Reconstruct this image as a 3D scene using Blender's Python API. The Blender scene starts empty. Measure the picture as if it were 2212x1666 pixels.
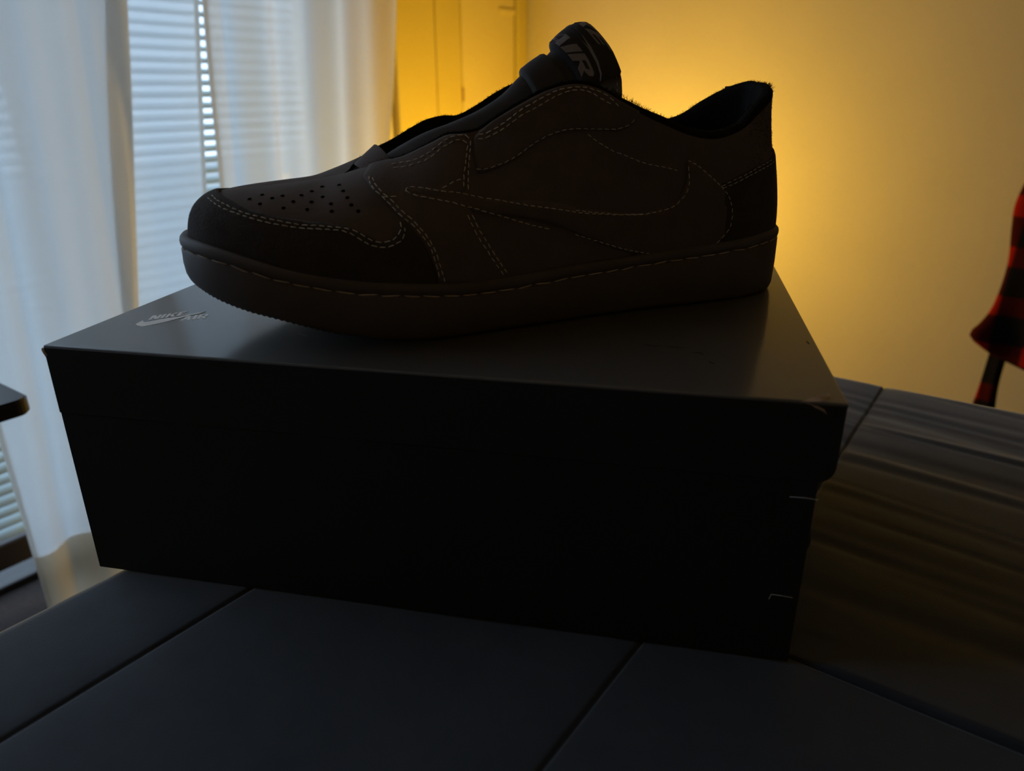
import bpy, bmesh, math, random
import numpy as np
from mathutils import Vector, Matrix
from mathutils.geometry import delaunay_2d_cdt

sc = bpy.context.scene
COL = sc.collection
rng = random.Random(7); nrs = np.random.RandomState(7)

# ------------------------------------------------------------------ camera, world, exposure
# room axes: x = out from the window wall, y = along the window wall, z = up; the floor is z = 0
CAMZ = 0.73
FPX, PITCH, ROLL, AZ = 1592.4, 0.3816, -0.0039, math.radians(54.5)
def room(v):                       # camera-levelled axes (x right, y ahead) -> room axes
    v = np.asarray(v, float)
    return np.stack([v[..., 0]*math.sin(AZ) - v[..., 1]*math.cos(AZ), v[..., 0]*math.cos(AZ) + v[..., 1]*math.sin(AZ), v[..., 2]], -1)
_cp, _sp, _c, _s = math.cos(PITCH), math.sin(PITCH), math.cos(ROLL), math.sin(ROLL)
_right = np.array([1, 0, 0.]); _up = np.array([0, _sp, _cp]); _fwd = np.array([0, _cp, -_sp])
R_, U_, F_ = room(_c*_right + _s*_up), room(-_s*_right + _c*_up), room(_fwd)
cam_d = bpy.data.cameras.new('camera'); cam = bpy.data.objects.new('camera', cam_d); COL.objects.link(cam)
cam_d.sensor_width = 36.0; cam_d.lens = FPX/2212*36.0; cam_d.clip_start = 0.01; cam_d.clip_end = 200
cam_d.dof.use_dof = True; cam_d.dof.focus_distance = 0.385; cam_d.dof.aperture_fstop = 8.6
cam.matrix_world = Matrix(((R_[0], U_[0], -F_[0], 0), (R_[1], U_[1], -F_[1], 0), (R_[2], U_[2], -F_[2], CAMZ), (0, 0, 0, 1)))
sc.camera = cam

world = bpy.data.worlds.new('overcast_sky'); sc.world = world; world.use_nodes = True
_bg = world.node_tree.nodes['Background']
_bg.inputs['Color'].default_value = (0.69, 0.85, 1.13, 1); _bg.inputs['Strength'].default_value = 2.3
vs = sc.view_settings
vs.view_transform = 'Standard'; vs.look = 'None'; vs.exposure = 0.0; vs.gamma = 1.0; vs.use_curve_mapping = False
sc.cycles.max_bounces = 10; sc.cycles.diffuse_bounces = 4; sc.cycles.glossy_bounces = 3
sc.cycles.transmission_bounces = 6; sc.cycles.transparent_max_bounces = 16
sc.cycles.caustics_reflective = False; sc.cycles.caustics_refractive = False
sc.cycles.sample_clamp_indirect = 4.0
LAMP_STRENGTH = 80.0
LAMP_COLOR = (1.0, 0.63, 0.07)

# ------------------------------------------------------------------ helpers
def mat(name, col, rough=.6, col2=None, scale=40., bump=0., bscale=None, spec=.5, sheen=0., metal=0., det=4., stretch=None, sheen_tint=None, coat=0.):
    m = bpy.data.materials.new(name); m.use_nodes = True
    nt = m.node_tree; b = nt.nodes['Principled BSDF']
    b.inputs['Base Color'].default_value = (*col, 1); b.inputs['Roughness'].default_value = rough
    b.inputs['Specular IOR Level'].default_value = spec; b.inputs['Metallic'].default_value = metal
    b.inputs['Sheen Weight'].default_value = sheen; b.inputs['Sheen Roughness'].default_value = .4
    b.inputs['Coat Weight'].default_value = coat; b.inputs['Coat Roughness'].default_value = .15
    if sheen_tint: b.inputs['Sheen Tint'].default_value = (*sheen_tint, 1)
    tc = nt.nodes.new('ShaderNodeTexCoord'); mp = nt.nodes.new('ShaderNodeMapping')
    nt.links.new(tc.outputs['Object'], mp.inputs['Vector'])
    if stretch: mp.inputs['Scale'].default_value = stretch
    n = nt.nodes.new('ShaderNodeTexNoise'); n.inputs['Scale'].default_value = scale; n.inputs['Detail'].default_value = det
    nt.links.new(mp.outputs['Vector'], n.inputs['Vector'])
    r = nt.nodes.new('ShaderNodeValToRGB'); r.color_ramp.elements[0].position = .3; r.color_ramp.elements[1].position = .7
    c2 = col2 or tuple(min(1, c*1.12) for c in col)
    r.color_ramp.elements[0].color = (*col, 1); r.color_ramp.elements[1].color = (*c2, 1)
    nt.links.new(n.outputs['Fac'], r.inputs['Fac']); nt.links.new(r.outputs['Color'], b.inputs['Base Color'])
    if bump:
        n2 = nt.nodes.new('ShaderNodeTexNoise'); n2.inputs['Scale'].default_value = bscale or scale*3; n2.inputs['Detail'].default_value = 5
        nt.links.new(mp.outputs['Vector'], n2.inputs['Vector'])
        bp = nt.nodes.new('ShaderNodeBump'); bp.inputs['Strength'].default_value = bump; bp.inputs['Distance'].default_value = .002
        nt.links.new(n2.outputs['Fac'], bp.inputs['Height']); nt.links.new(bp.outputs['Normal'], b.inputs['Normal'])
    return m
def mesh_obj(name, verts, faces, m=None, parent=None, smooth=False):
    me = bpy.data.meshes.new(name)
    me.from_pydata([tuple(map(float, v)) for v in verts], [], [tuple(int(i) for i in f) for f in faces]); me.update()
    if m: me.materials.append(m)
    if smooth: me.polygons.foreach_set('use_smooth', [True]*len(me.polygons))
    o = bpy.data.objects.new(name, me); COL.objects.link(o)
    if parent: o.parent = parent
    return o
def bm_obj(name, bm, m=None, parent=None, smooth=False):
    bmesh.ops.recalc_face_normals(bm, faces=bm.faces)
    me = bpy.data.meshes.new(name); bm.to_mesh(me); bm.free()
    if m: me.materials.append(m)
    if smooth: me.polygons.foreach_set('use_smooth', [True]*len(me.polygons))
    o = bpy.data.objects.new(name, me); COL.objects.link(o)
    if parent: o.parent = parent
    return o
def box_bm(bm, x0, x1, y0, y1, z0, z1, bev=0., seg=2):
    r = bmesh.ops.create_cube(bm, size=1.0)
    bmesh.ops.scale(bm, vec=(x1-x0, y1-y0, z1-z0), verts=r['verts'])
    bmesh.ops.translate(bm, vec=((x0+x1)/2, (y0+y1)/2, (z0+z1)/2), verts=r['verts'])
    if bev:
        es = list({e for v in r['verts'] for e in v.link_edges})
        bmesh.ops.bevel(bm, geom=es, offset=bev, segments=seg, affect='EDGES', profile=.5)
def box(name, x0, x1, y0, y1, z0, z1, m, parent=None, bev=0., seg=2):
    bm = bmesh.new(); box_bm(bm, x0, x1, y0, y1, z0, z1, bev, seg)
    return bm_obj(name, bm, m, parent)
def empty(name, loc=(0, 0, 0), rz=0.):
    o = bpy.data.objects.new(name, None); COL.objects.link(o); o.location = loc; o.rotation_euler = (0, 0, rz); o.empty_display_size = .05
    return o
def tag(o, label=None, cat=None, group=None, kind=None):
    if label: o['label'] = label
    if cat: o['category'] = cat
    if group: o['group'] = group
    if kind: o['kind'] = kind
    return o
def grid_faces(nu, nv, closed_u=False, off=0, flip=False):
    fs = []
    for i in range(nu if closed_u else nu-1):
        for j in range(nv-1):
            a = off+i*nv+j; b = off+((i+1) % nu)*nv+j
            f = (a, b, b+1, a+1); fs.append(f[::-1] if flip else f)
    return fs
def tube(name, pts, r, m, parent=None, n=6):
    pts = [Vector(p) for p in pts]; V = []; Fs = []
    for i, p in enumerate(pts):
        t = (pts[min(i+1, len(pts)-1)] - pts[max(i-1, 0)]).normalized()
        a = t.orthogonal().normalized() if i == 0 else (a - t*a.dot(t)).normalized()
        b = t.cross(a); rr = r[i] if isinstance(r, (list, tuple)) else r
        for k in range(n): V.append(p + (a*math.cos(2*math.pi*k/n) + b*math.sin(2*math.pi*k/n))*rr)
    for i in range(len(pts)-1):
        for k in range(n): Fs.append((i*n+k, i*n+(k+1) % n, (i+1)*n+(k+1) % n, (i+1)*n+k))
    Fs.append(tuple(range(n))[::-1]); Fs.append(tuple(range((len(pts)-1)*n, len(pts)*n)))
    return mesh_obj(name, V, Fs, m, parent, True)

# ------------------------------------------------------------------ materials
M = {}
M['wall'] = mat('painted_wall', (.62, .52, .36), .75, (.66, .55, .38), 6, .08, 220)
M['ceiling'] = mat('ceiling_paint', (.78, .77, .74), .9)
M['floor'] = mat('dark_carpet', (.020, .013, .011), .95, (.035, .024, .02), 120, .5, 400)
M['trim'] = mat('painted_trim', (.57, .43, .10), .42, (.60, .46, .12), 10)
M['door'] = mat('painted_door', (.65, .51, .21), .40, (.68, .54, .23), 8)
M['brass'] = mat('aged_hinge', (.35, .22, .06), .45, metal=.7)
M['frame'] = mat('dark_window_frame', (.035, .03, .03), .5)
M['slat'] = mat('blind_slat', (.50, .62, .66), .45, (.55, .67, .70), 20)
M['rail'] = mat('blind_rail', (.06, .05, .05), .5)
M['cord'] = mat('blind_cord', (.5, .52, .5), .8)
M['patio'] = mat('concrete_patio', (.28, .30, .29), .9, (.34, .36, .35), 7, .3, 80)
M['sofa'] = mat('blue_grey_velvet', (.025, .029, .038), .85, (.033, .038, .048), 55, .12, 1500, spec=.3, sheen=.68, sheen_tint=(.9, .95, 1))
M['sofa_leg'] = mat('sofa_leg_wood', (.03, .018, .012), .5)
M['table'] = mat('black_table', (.014, .013, .014), .38, (.018, .017, .018), 30)
M['metal_dark'] = mat('dark_metal', (.02, .02, .02), .4, metal=.6)
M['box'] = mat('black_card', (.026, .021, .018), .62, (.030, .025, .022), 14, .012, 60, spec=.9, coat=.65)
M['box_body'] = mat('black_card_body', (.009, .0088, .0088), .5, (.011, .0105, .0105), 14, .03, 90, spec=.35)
M['card'] = mat('torn_cardboard', (.32, .20, .12), .9, (.42, .28, .17), 300)
M['scuff'] = mat('scuff', (.006, .006, .006), .8)
M['scuff_l'] = mat('scuff_pale', (.12, .11, .10), .7)
M['logo'] = mat('silver_print', (.88, .85, .83), .45, (.92, .89, .87), 60, spec=.6)
M['nubuck'] = mat('black_nubuck', (.098, .074, .065), .9, (.115, .088, .077), 90, .25, 900, spec=.2, sheen=.12)
M['nubuck2'] = mat('black_suede', (.042, .034, .030), .95, (.054, .044, .039), 120, .35, 900, spec=.15, sheen=.10)
M['vamp'] = mat('black_vamp_leather', (.098, .074, .065), .86, (.112, .086, .076), 90, .15, 800, spec=.3)
M['rubber'] = mat('black_rubber', (.066, .049, .042), .62, (.078, .060, .052), 60, .05, 500, spec=.4)
M['lining'] = mat('black_fleece', (.008, .007, .0065), 1., (.013, .012, .011), 300, .6, 900, spec=.1)
M['thread'] = mat('cream_thread', (.62, .56, .47), .8, (.70, .64, .54), 400)
M['thread_d'] = mat('tan_thread', (.40, .32, .24), .8, (.48, .39, .3), 400)
M['tongue'] = mat('black_tongue_leather', (.036, .032, .032), .75, (.044, .039, .039), 150, .1, 700)
M['label'] = mat('woven_label', (.018, .015, .015), .8, (.024, .02, .02), 500)
M['woven'] = mat('mauve_weave', (.22, .19, .20), .8, (.27, .235, .245), 500)
M['hole'] = mat('hole_shade', (.002, .002, .002), 1., spec=0.)
M['lint'] = mat('white_lint', (.75, .75, .75), .9)
M['lamp_metal'] = mat('lamp_metal', (.05, .04, .03), .4, metal=.8)

# ---- SHOE SHAPE (millimetres; s = heel to toe, y = towards the lateral side, z = up) ----
def cspl(xs, ys, per=False):
    xs = np.asarray(xs, float); ys = np.asarray(ys, float); n = len(xs); h = np.diff(xs)
    one = ys.ndim == 1
    if one: ys = ys[:, None]
    d = np.diff(ys, axis=0) / h[:, None]; m = np.empty_like(ys)
    for i in range(1, n - 1): m[i] = (d[i-1]*h[i] + d[i]*h[i-1]) / (h[i-1] + h[i])
    if per: m[0] = m[-1] = (d[-1]*h[0] + d[0]*h[-1]) / (h[-1] + h[0])
    else: m[0] = d[0]; m[-1] = d[-1]
    def f(x):
        x = np.asarray(x, float)
        if per: x = (x - xs[0]) % (xs[-1] - xs[0]) + xs[0]
        x = np.clip(x, xs[0], xs[-1])
        i = np.clip(np.searchsorted(xs, x, side='right') - 1, 0, n - 2)
        H = h[i][..., None]; t = ((x - xs[i]) / h[i])[..., None]
        r = ((2*t**3-3*t**2+1)*ys[i] + (t**3-2*t**2+t)*H*m[i] + (-2*t**3+3*t**2)*ys[i+1] + (t**3-t**2)*H*m[i+1])
        return r[..., 0] if one else r
    return f
OUTLINE = [(0,0),(5,17),(15,27),(32,34),(60,37),(100,38),(140,41.5),(180,47),(212,50),(245,49.5),(272,44.5),(295,34),(311,20),(318,6),
           (319,-8),(315.5,-21),(306,-34),(288,-45),(262,-52.5),(230,-54),(200,-51),(165,-45),(130,-39),(95,-35),(60,-35.5),(32,-33),(15,-26),(5,-16),(0,0)]
_o = np.array(OUTLINE, float)
_c = np.r_[0, np.cumsum(np.hypot(*np.diff(_o, axis=0).T))]; PERIM = _c[-1]; _c = _c / PERIM
outline = cspl(_c, _o, True)
_qd = np.linspace(0, 1, 4001); _od = outline(_qd)
def q_at(s, side):
    i0, i1 = (0, int(np.argmax(_od[:, 0]))) if side > 0 else (int(np.argmax(_od[:, 0])), 4000)
    k = i0 + int(np.argmin(np.abs(_od[i0:i1+1, 0] - s))); return _qd[k]
def outnormal(q):
    t = outline(q + 1e-4) - outline(q - 1e-4)
    n = np.stack([-t[..., 1], t[..., 0]], -1)
    return n / np.linalg.norm(n, axis=-1, keepdims=True)
z_stitch = cspl([-5,20,39,60,88,118,142,165,180,194,214,228,245,262,280,294,303,310,322],
                [30,29.3,27.6,26.1,24.6,22.8,21.7,20.3,19.8,19.5,20.8,22.2,24.3,27.4,31.7,36.0,38.6,40.2,41.5])
z_bottom = cspl([-5,5,14,30,45,190,205,215,230,245,267,275,284,295,306,316,322], [1.8,.8,.1,0,0,0,0,.2,1.4,4,9.0,11.4,14.0,16.8,20.5,25,28])
# top line of the upper: (outline s, s, y, z); on the toe it closes on the ridge
_TL = [(0,14,0,107.6),(5,17,11.5,107),(15,23,21,104),(32,36,28,96),(45,47,31.5,89),(60,62,33,85),(75,77,33.2,86.8),(90,91,32,92),(103,103,31,97),(113,113,29.5,102),
       (127,126,27,108.5),(140,138,25.5,110.3),(152,150,24.5,107.5),(165,163,23.5,101.5),(177,174.5,22.5,95.2),(188,184,22,89.8),(196,191,21.5,88.6),(203,197,21,88.2),
       (214,206,19.5,84),(226,218,16.5,78.5),(240,228,12,76.2),(255,237,5,73),(268,243,-2,70.6),(285,256,-2,68.4),(300,268,-2,67.2),(313,278,-2,66.4)]
_TM = [(316,277,-2,66.4),(309,268,-2,67.2),(296,256,-2,68.4),(280,243,-2,70.6),(266,237,-8,74),(250,228,-15,78.5),(234,217,-19,83),(216,203,-22.5,90),(204,195,-23.5,93),
       (196,188,-24,94.2),(188,181,-24.5,94.2),(177,171,-25,98.5),(165,161,-26,104),(152,150,-27,109),(138,138,-28,111.5),(124,126,-29,109),(110,113,-31,102.5),(100,103,-32,98),(86,91,-33,92.5),
       (70,77,-33,88),(56,62,-32.5,87.5),(42,47,-31,91),(30,36,-27,98),(15,23,-20.5,105),(5,14,-12,108.3)]
_tq = [0.0]+[q_at(t[0], 1) for t in _TL[1:]]+[q_at(319, 1)]+[q_at(t[0], -1) for t in _TM]+[1.0]
_tp = [t[1:] for t in _TL]+[(283,-2,66)]+[t[1:] for t in _TM]+[_TL[0][1:]]
topline = cspl(_tq, np.array(_tp, float), True)
Q_THROAT_L, Q_THROAT_M = q_at(268, 1), q_at(280, -1)
_toe_w = cspl([0, q_at(118,1), q_at(150,1), q_at(200,1), q_at(262,1), q_at(290,1), q_at(300,-1), q_at(272,-1), q_at(212,-1), q_at(150,-1), q_at(118,-1), 1],
              [0, 0, .25, .42, .9, 1, 1, .9, .42, .25, 0, 0], True)
def upper(q, v):
    q = np.asarray(q, float); v = np.asarray(v, float)
    o = outline(q); n = outnormal(q); s = o[..., 0]
    B = np.concatenate([o - n*(3.4 + 1.6*np.clip((s - 270)/45., 0, 1))[..., None], (z_stitch(s) + 3.0)[..., None]], -1)
    T = topline(q); n3 = np.concatenate([n, np.zeros(n.shape[:-1]+(1,))], -1)
    h = (T - B)[..., 2:3]; w = np.clip(_toe_w(q), 0, 1)[..., None]
    hor = (B - T)*np.array([1., 1., 0.]); up = np.array([0, 0, 1.])
    heel = np.clip(1 - s/45., 0, 1)[..., None]**1.5
    toe = np.clip((s - 270)/45., 0, 1)[..., None]
    P1 = B + up*h*(.36 + .2*w + .13*toe) + n3*(1.5 + 1.0*w - 1.0*heel - 3.2*toe)
    P2 = T + (hor*.0 + n3*3.0*(1-heel*1.3) - up*h*.33)*(1 - w) + (hor*(.62 + .12*toe) + up*(.6 + .2*toe))*w
    t = v[..., None]
    return (1-t)**3*B + 3*(1-t)**2*t*P1 + 3*(1-t)*t*t*P2 + t**3*T
def upper_n(q, v):
    e = 1e-3
    a = upper(q+e*.3, v) - upper(q-e*.3, v); v2 = np.clip(np.asarray(v, float), e, 1-e)
    b = upper(q, v2+e) - upper(q, v2-e)
    n = np.cross(b, a); l = np.linalg.norm(n, axis=-1, keepdims=True)
    n = n/np.maximum(l, 1e-9)
    return n
# ---- END SHOE SHAPE ----
STITCH = {
  'mud_a': [(0.4788,0.581),(0.4669,0.519),(0.4531,0.463),(0.4406,0.412),(0.4275,0.388),(0.4144,0.375),(0.4025,0.362),(0.3925,0.362),(0.3825,0.356),(0.3738,0.350),(0.3669,0.331),(0.3606,0.294),(0.3556,0.269),(0.3500,0.269),(0.3450,0.281),(0.3412,0.312),(0.3394,0.344),(0.3394,0.394)],
  'mud_b': [(0.4788,0.531),(0.4625,0.456),(0.4512,0.412),(0.4394,0.381),(0.4269,0.356),(0.4138,0.344),(0.4019,0.338),(0.3919,0.338),(0.3825,0.338),(0.3744,0.331),(0.3681,0.306),(0.3625,0.269),(0.3563,0.244),(0.3500,0.237),(0.3431,0.256),(0.3387,0.287),(0.3369,0.325),(0.3369,0.356)],
  'strap_a': [(0.3613,0.756),(0.3600,0.681),(0.3556,0.613),(0.3494,0.550),(0.3438,0.487),(0.3381,0.425),(0.3312,0.362),(0.3262,0.294),(0.3219,0.237),(0.3194,0.175),(0.3175,0.119),(0.3156,0.044)],
  'strap_b': [(0.3588,0.738),(0.3556,0.656),(0.3506,0.594),(0.3444,0.537),(0.3394,0.475),(0.3337,0.419),(0.3281,0.350),(0.3237,0.294),(0.3194,0.225),(0.3169,0.169),(0.3150,0.113),(0.3125,0.037)],
  'throat_a': [(0.3450,0.881),(0.3375,0.881),(0.3306,0.856),(0.3237,0.863),(0.3162,0.894),(0.3081,0.931),(0.3000,0.963),(0.2931,0.956),(0.2906,0.906),(0.2913,0.838),(0.2931,0.731),(0.2944,0.625),(0.2950,0.544)],
  'throat_b': [(0.3438,0.831),(0.3356,0.819),(0.3294,0.812),(0.3219,0.812),(0.3144,0.850),(0.3063,0.887),(0.3000,0.919),(0.2956,0.912),(0.2931,0.881),(0.2938,0.819),(0.2956,0.719),(0.2975,0.625),(0.2981,0.544)],
  'stay_a': [(0.2838,0.938),(0.2769,0.912),(0.2687,0.906),(0.2612,0.919),(0.2537,0.938),(0.2450,0.944),(0.2381,0.950),(0.2294,0.963),(0.2200,0.963),(0.2106,0.969),(0.2031,0.969),(0.1963,0.969),(0.1906,0.963),(0.1856,0.944)],
  'stay_b': [(0.2850,0.900),(0.2769,0.875),(0.2681,0.869),(0.2600,0.881),(0.2519,0.900),(0.2444,0.900),(0.2375,0.912),(0.2288,0.931),(0.2206,0.944),(0.2106,0.950),(0.2037,0.944),(0.1975,0.931),(0.1913,0.931)],
  'quarter': [(0.2881,0.675),(0.2831,0.662),(0.2756,0.650),(0.2675,0.644),(0.2600,0.650),(0.2525,0.669),(0.2456,0.688),(0.2381,0.700),(0.2288,0.713),(0.2194,0.719),(0.2100,0.731),(0.1975,0.762),(0.1881,0.800),(0.1800,0.850),(0.1756,0.894),(0.1737,0.931)],
  'swoosh_top': [(0.3356,0.600),(0.3356,0.625),(0.3331,0.625),(0.3256,0.594),(0.3137,0.544),(0.2950,0.512),(0.2806,0.469),(0.2669,0.412),(0.2531,0.362),(0.2344,0.312),(0.2144,0.281),(0.1944,0.287),(0.1737,0.306),(0.1644,0.312)],
  'swoosh_low': [(0.3356,0.606),(0.3319,0.569),(0.3237,0.525),(0.3137,0.487),(0.3025,0.456),(0.2900,0.425),(0.2769,0.369),(0.2631,0.306),(0.2487,0.250),(0.2362,0.212)],
  'small_a': [(0.3125,0.562),(0.3075,0.581),(0.3031,0.600),(0.2994,0.613)],
  'small_b': [(0.3506,0.562),(0.3463,0.569),(0.3419,0.569),(0.3381,0.562)],
  'panel_low': [(0.2087,0.706),(0.2013,0.681),(0.1925,0.669),(0.1819,0.669),(0.1713,0.662),(0.1606,0.662),(0.1487,0.669),(0.1400,0.669)],
  'swoosh_hook': [(0.2194,0.294),(0.2062,0.287),(0.1925,0.294),(0.1769,0.300),(0.1656,0.312),(0.1544,0.338),(0.1450,0.369),(0.1375,0.438),(0.1331,0.506),(0.1313,0.588),(0.1319,0.681),(0.1325,0.762)],
  'swoosh_low2': [(0.2194,0.175),(0.2056,0.144),(0.1919,0.113),(0.1775,0.075),(0.1594,0.031)],
  'heel_v': [(0.1325,0.769),(0.1263,0.750),(0.1194,0.700),(0.1125,0.637),(0.1050,0.550),(0.0994,0.469),(0.0956,0.369),(0.0938,0.256),(0.0950,0.156),(0.1006,0.081),(0.1075,0.019)],
  'heel_a': [(0.1050,0.556),(0.0969,0.581),(0.0862,0.588),(0.0737,0.581),(0.0625,0.569),(0.0488,0.556)],
  'heel_b': [(0.1044,0.537),(0.0950,0.550),(0.0850,0.562),(0.0719,0.550),(0.0600,0.537),(0.0469,0.531)],
  'strap2_a': [(0.2963,0.394),(0.2938,0.344),(0.2919,0.306),(0.2888,0.256),(0.2850,0.206),(0.2806,0.144),(0.2756,0.081),(0.2712,0.031)],
  'strap2_b': [(0.2931,0.394),(0.2906,0.344),(0.2888,0.306),(0.2856,0.263),(0.2819,0.206),(0.2775,0.144),(0.2725,0.081),(0.2681,0.031)],
}
PANEL = {
  'toe_overlay': [(0.4925,0.725),(0.4550,0.544),(0.4363,0.450),(0.4163,0.412),(0.3931,0.394),(0.3738,0.369),(0.3606,0.312),(0.3525,0.269),(0.3463,0.275),(0.3406,0.331),(0.3387,0.394),(0.3369,0.406),(0.3337,0.362),(0.3262,0.244),(0.3206,0.138),(0.3169,0.031)],
  'eyestay': [(0.3663,0.781),(0.3575,0.625),(0.3469,0.531),(0.3350,0.369),(0.3250,0.244),(0.3194,0.131),(0.3162,0.025),(0.2644,0.000),(0.2769,0.156),(0.2850,0.275),(0.2919,0.388),(0.2975,0.512),(0.2938,0.744),(0.2906,0.894),(0.2925,0.981),(0.3000,0.994),(0.3131,0.988),(0.3250,0.994),(0.3369,1.000),(0.3500,0.988),(0.3644,0.963)],
  'quarter_overlay': [(0.2875,0.656),(0.2706,0.631),(0.2575,0.650),(0.2444,0.688),(0.2319,0.706),(0.2150,0.719),(0.1875,0.787),(0.1775,0.863),(0.1725,0.938),(0.1706,1.000),(0.1750,0.994),(0.1869,1.000),(0.2000,0.994),(0.2175,0.988),(0.2250,1.000),(0.2394,0.994),(0.2500,0.994),(0.2637,1.000),(0.2750,0.994),(0.2831,0.975),(0.2875,0.931),(0.2888,0.775)],
  'swoosh': [(0.3381,0.619),(0.3344,0.637),(0.2981,0.519),(0.2662,0.419),(0.2156,0.300),(0.1694,0.306),(0.1512,0.338),(0.1381,0.444),(0.1319,0.600),(0.1325,0.756),(0.1306,0.775),(0.1169,0.681),(0.1037,0.556),(0.0956,0.419),(0.0925,0.287),(0.0944,0.138),(0.1025,0.025),(0.1256,0.000),(0.1556,0.000),(0.2156,0.175),(0.2662,0.338),(0.3144,0.487),(0.3362,0.594)],
  'heel_overlay': [(0.1031,0.575),(0.0875,0.606),(0.0663,0.581),(0.0525,0.562)],
  'heel_bottom': [(0.1013,0.031),(0.1019,0.006)],
}
HOLES = [(0.3994,0.738),(0.3850,0.731),(0.4044,0.688),(0.3794,0.656),(0.4094,0.644),(0.3937,0.613),(0.3750,0.588),(0.4119,0.575),(0.4000,0.569),(0.3856,0.544),(0.3713,0.525),(0.4156,0.506),(0.4006,0.500),(0.3837,0.481),(0.3663,0.475),(0.4375,0.662),(0.4325,0.537),(0.4275,0.613),(0.4219,0.644),(0.4431,0.594)]

# ------------------------------------------------------------------ the room shell
XW, YF, XR, YB, ZC = -1.17, 1.69, 2.1, -1.7, 2.4        # window wall, far wall, right wall, wall behind, ceiling
WY0, WY1, WZ1 = -0.75, 1.10, 2.02                        # opening of the glass door
tag(box('floor', XW-.12, XR, YB, YF, -.1, 0, M['floor']), kind='structure')
tag(box('ceiling', XW-.12, XR+.1, YB-.1, YF+.1, ZC, ZC+.1, M['ceiling']), kind='structure')
tag(box('wall_far', XW-.12, XR+.1, YF, YF+.1, -.1, ZC, M['wall']), kind='structure')
tag(box('wall_right', XR, XR+.1, YB-.1, YF, -.1, ZC, M['wall']), kind='structure')
tag(box('wall_rear', XW-.12, XR, YB-.1, YB, -.1, ZC, M['wall']), kind='structure')
bm = bmesh.new()
box_bm(bm, XW-.12, XW, YB, WY0, -.1, ZC); box_bm(bm, XW-.12, XW, WY1, YF, -.1, ZC); box_bm(bm, XW-.12, XW, WY0, WY1, WZ1, ZC)
tag(bm_obj('wall_left', bm, M['wall']), kind='structure')
tag(box('baseboard_far', XW, XR, YF-.014, YF, 0, .09, M['trim'], bev=.003), kind='structure')
tag(box('patio', -9, XW-.12, -7, 8, -.22, -.06, M['patio']), 'pale concrete patio outside the glass door', 'patio', kind='structure')

# sliding glass door behind the curtains
win = tag(empty('window_1', (XW-.06, 0, 0)), kind='structure')
def glass_mat():
    m = bpy.data.materials.new('window_glass'); m.use_nodes = True; nt = m.node_tree; nt.nodes.clear()
    o = nt.nodes.new('ShaderNodeOutputMaterial'); t = nt.nodes.new('ShaderNodeBsdfTransparent'); g = nt.nodes.new('ShaderNodeBsdfGlossy'); x = nt.nodes.new('ShaderNodeMixShader')
    n = nt.nodes.new('ShaderNodeTexNoise'); n.inputs['Scale'].default_value = 3
    r = nt.nodes.new('ShaderNodeMapRange'); r.inputs['To Min'].default_value = .04; r.inputs['To Max'].default_value = .07
    nt.links.new(n.outputs['Fac'], r.inputs['Value']); nt.links.new(r.outputs['Result'], x.inputs['Fac'])
    t.inputs['Color'].default_value = (.93, .97, .96, 1); g.inputs['Roughness'].default_value = .02
    nt.links.new(t.outputs[0], x.inputs[1]); nt.links.new(g.outputs[0], x.inputs[2]); nt.links.new(x.outputs[0], o.inputs['Surface'])
    return m
M['glass'] = glass_mat()
MID = .165
for nm, a in dict(window_frame=(-.03, .03, WY0, WY0+.04, 0, WZ1), window_frame2=(-.03, .03, WY1-.04, WY1, 0, WZ1), window_frame3=(-.03, .03, WY0+.04, WY1-.04, WZ1-.05, WZ1),
                  threshold=(-.03, .03, WY0+.04, WY1-.04, -.02, .012)).items():
    box(nm.rstrip('23'), *a, M['frame'], win, .003)
for y0, y1, dx in ((WY0+.04, MID+.02, -.012), (MID-.02, WY1-.04, .012)):
    box('sash', dx-.010, dx+.010, y0, y0+.04, .012, WZ1-.05, M['frame'], win, .002)
    box('sash', dx-.010, dx+.010, y1-.04, y1, .012, WZ1-.05, M['frame'], win, .002)
    box('pane', dx-.002, dx+.002, y0+.04, y1-.04, .012, WZ1-.05, M['glass'], win)

# venetian blind in front of the glass: each slat is a part
PITCH_S = .0166; SLW = .0178; XB = XW+.028
blind = tag(empty('venetian_blind', (XB, 0, 0)), 'pale narrow-slatted venetian blind glowing with daylight in the curtain gap', 'blind')
def slat_mesh():
    V = []; Fs = []; n = 5
    for y in (WY0+.02, WY1-.015):
        for k in range(n):
            t = k/(n-1)-.5; V.append((t*SLW, y, .0012*(1-4*t*t)))
        for k in range(n):
            t = k/(n-1)-.5; V.append((t*SLW, y, .0012*(1-4*t*t)-.0004))
    for k in range(n-1):
        Fs += [(k, k+1, 2*n+k+1, 2*n+k), (n+k+1, n+k, 3*n+k, 3*n+k+1)]
    Fs += [(0, 2*n, 3*n, n), (n-1, 2*n-1, 4*n-1, 3*n-1)]
    me = bpy.data.meshes.new('slat'); me.from_pydata(V, [], Fs); me.update(); me.materials.append(M['slat']); return me
_sl = slat_mesh(); BZ0, BZ1 = .128, 1.96
nsl = int((BZ1-BZ0)/PITCH_S)
for i in range(nsl):
    o = bpy.data.objects.new('slat', _sl); COL.objects.link(o); o.parent = blind
    o.location = (0, 0, BZ0+i*PITCH_S); o.rotation_euler = (rng.uniform(-.0004, .0004), math.radians(SLAT_TILT := 30)+rng.uniform(-.03, .03), 0)
box('bottom_rail', -.012, .012, WY0+.02, WY1-.015, .078, .118, M['rail'], blind, .004)
box('head_rail', -.014, .014, WY0+.02, WY1-.015, 1.965, 2.0, M['rail'], blind, .003)
for y in (-.45, .08, .58, 1.0):
    tube('ladder_cord', [(.0095, y, .1), (.0095, y, 1.97)], .0007, M['cord'], blind, 5)

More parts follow.
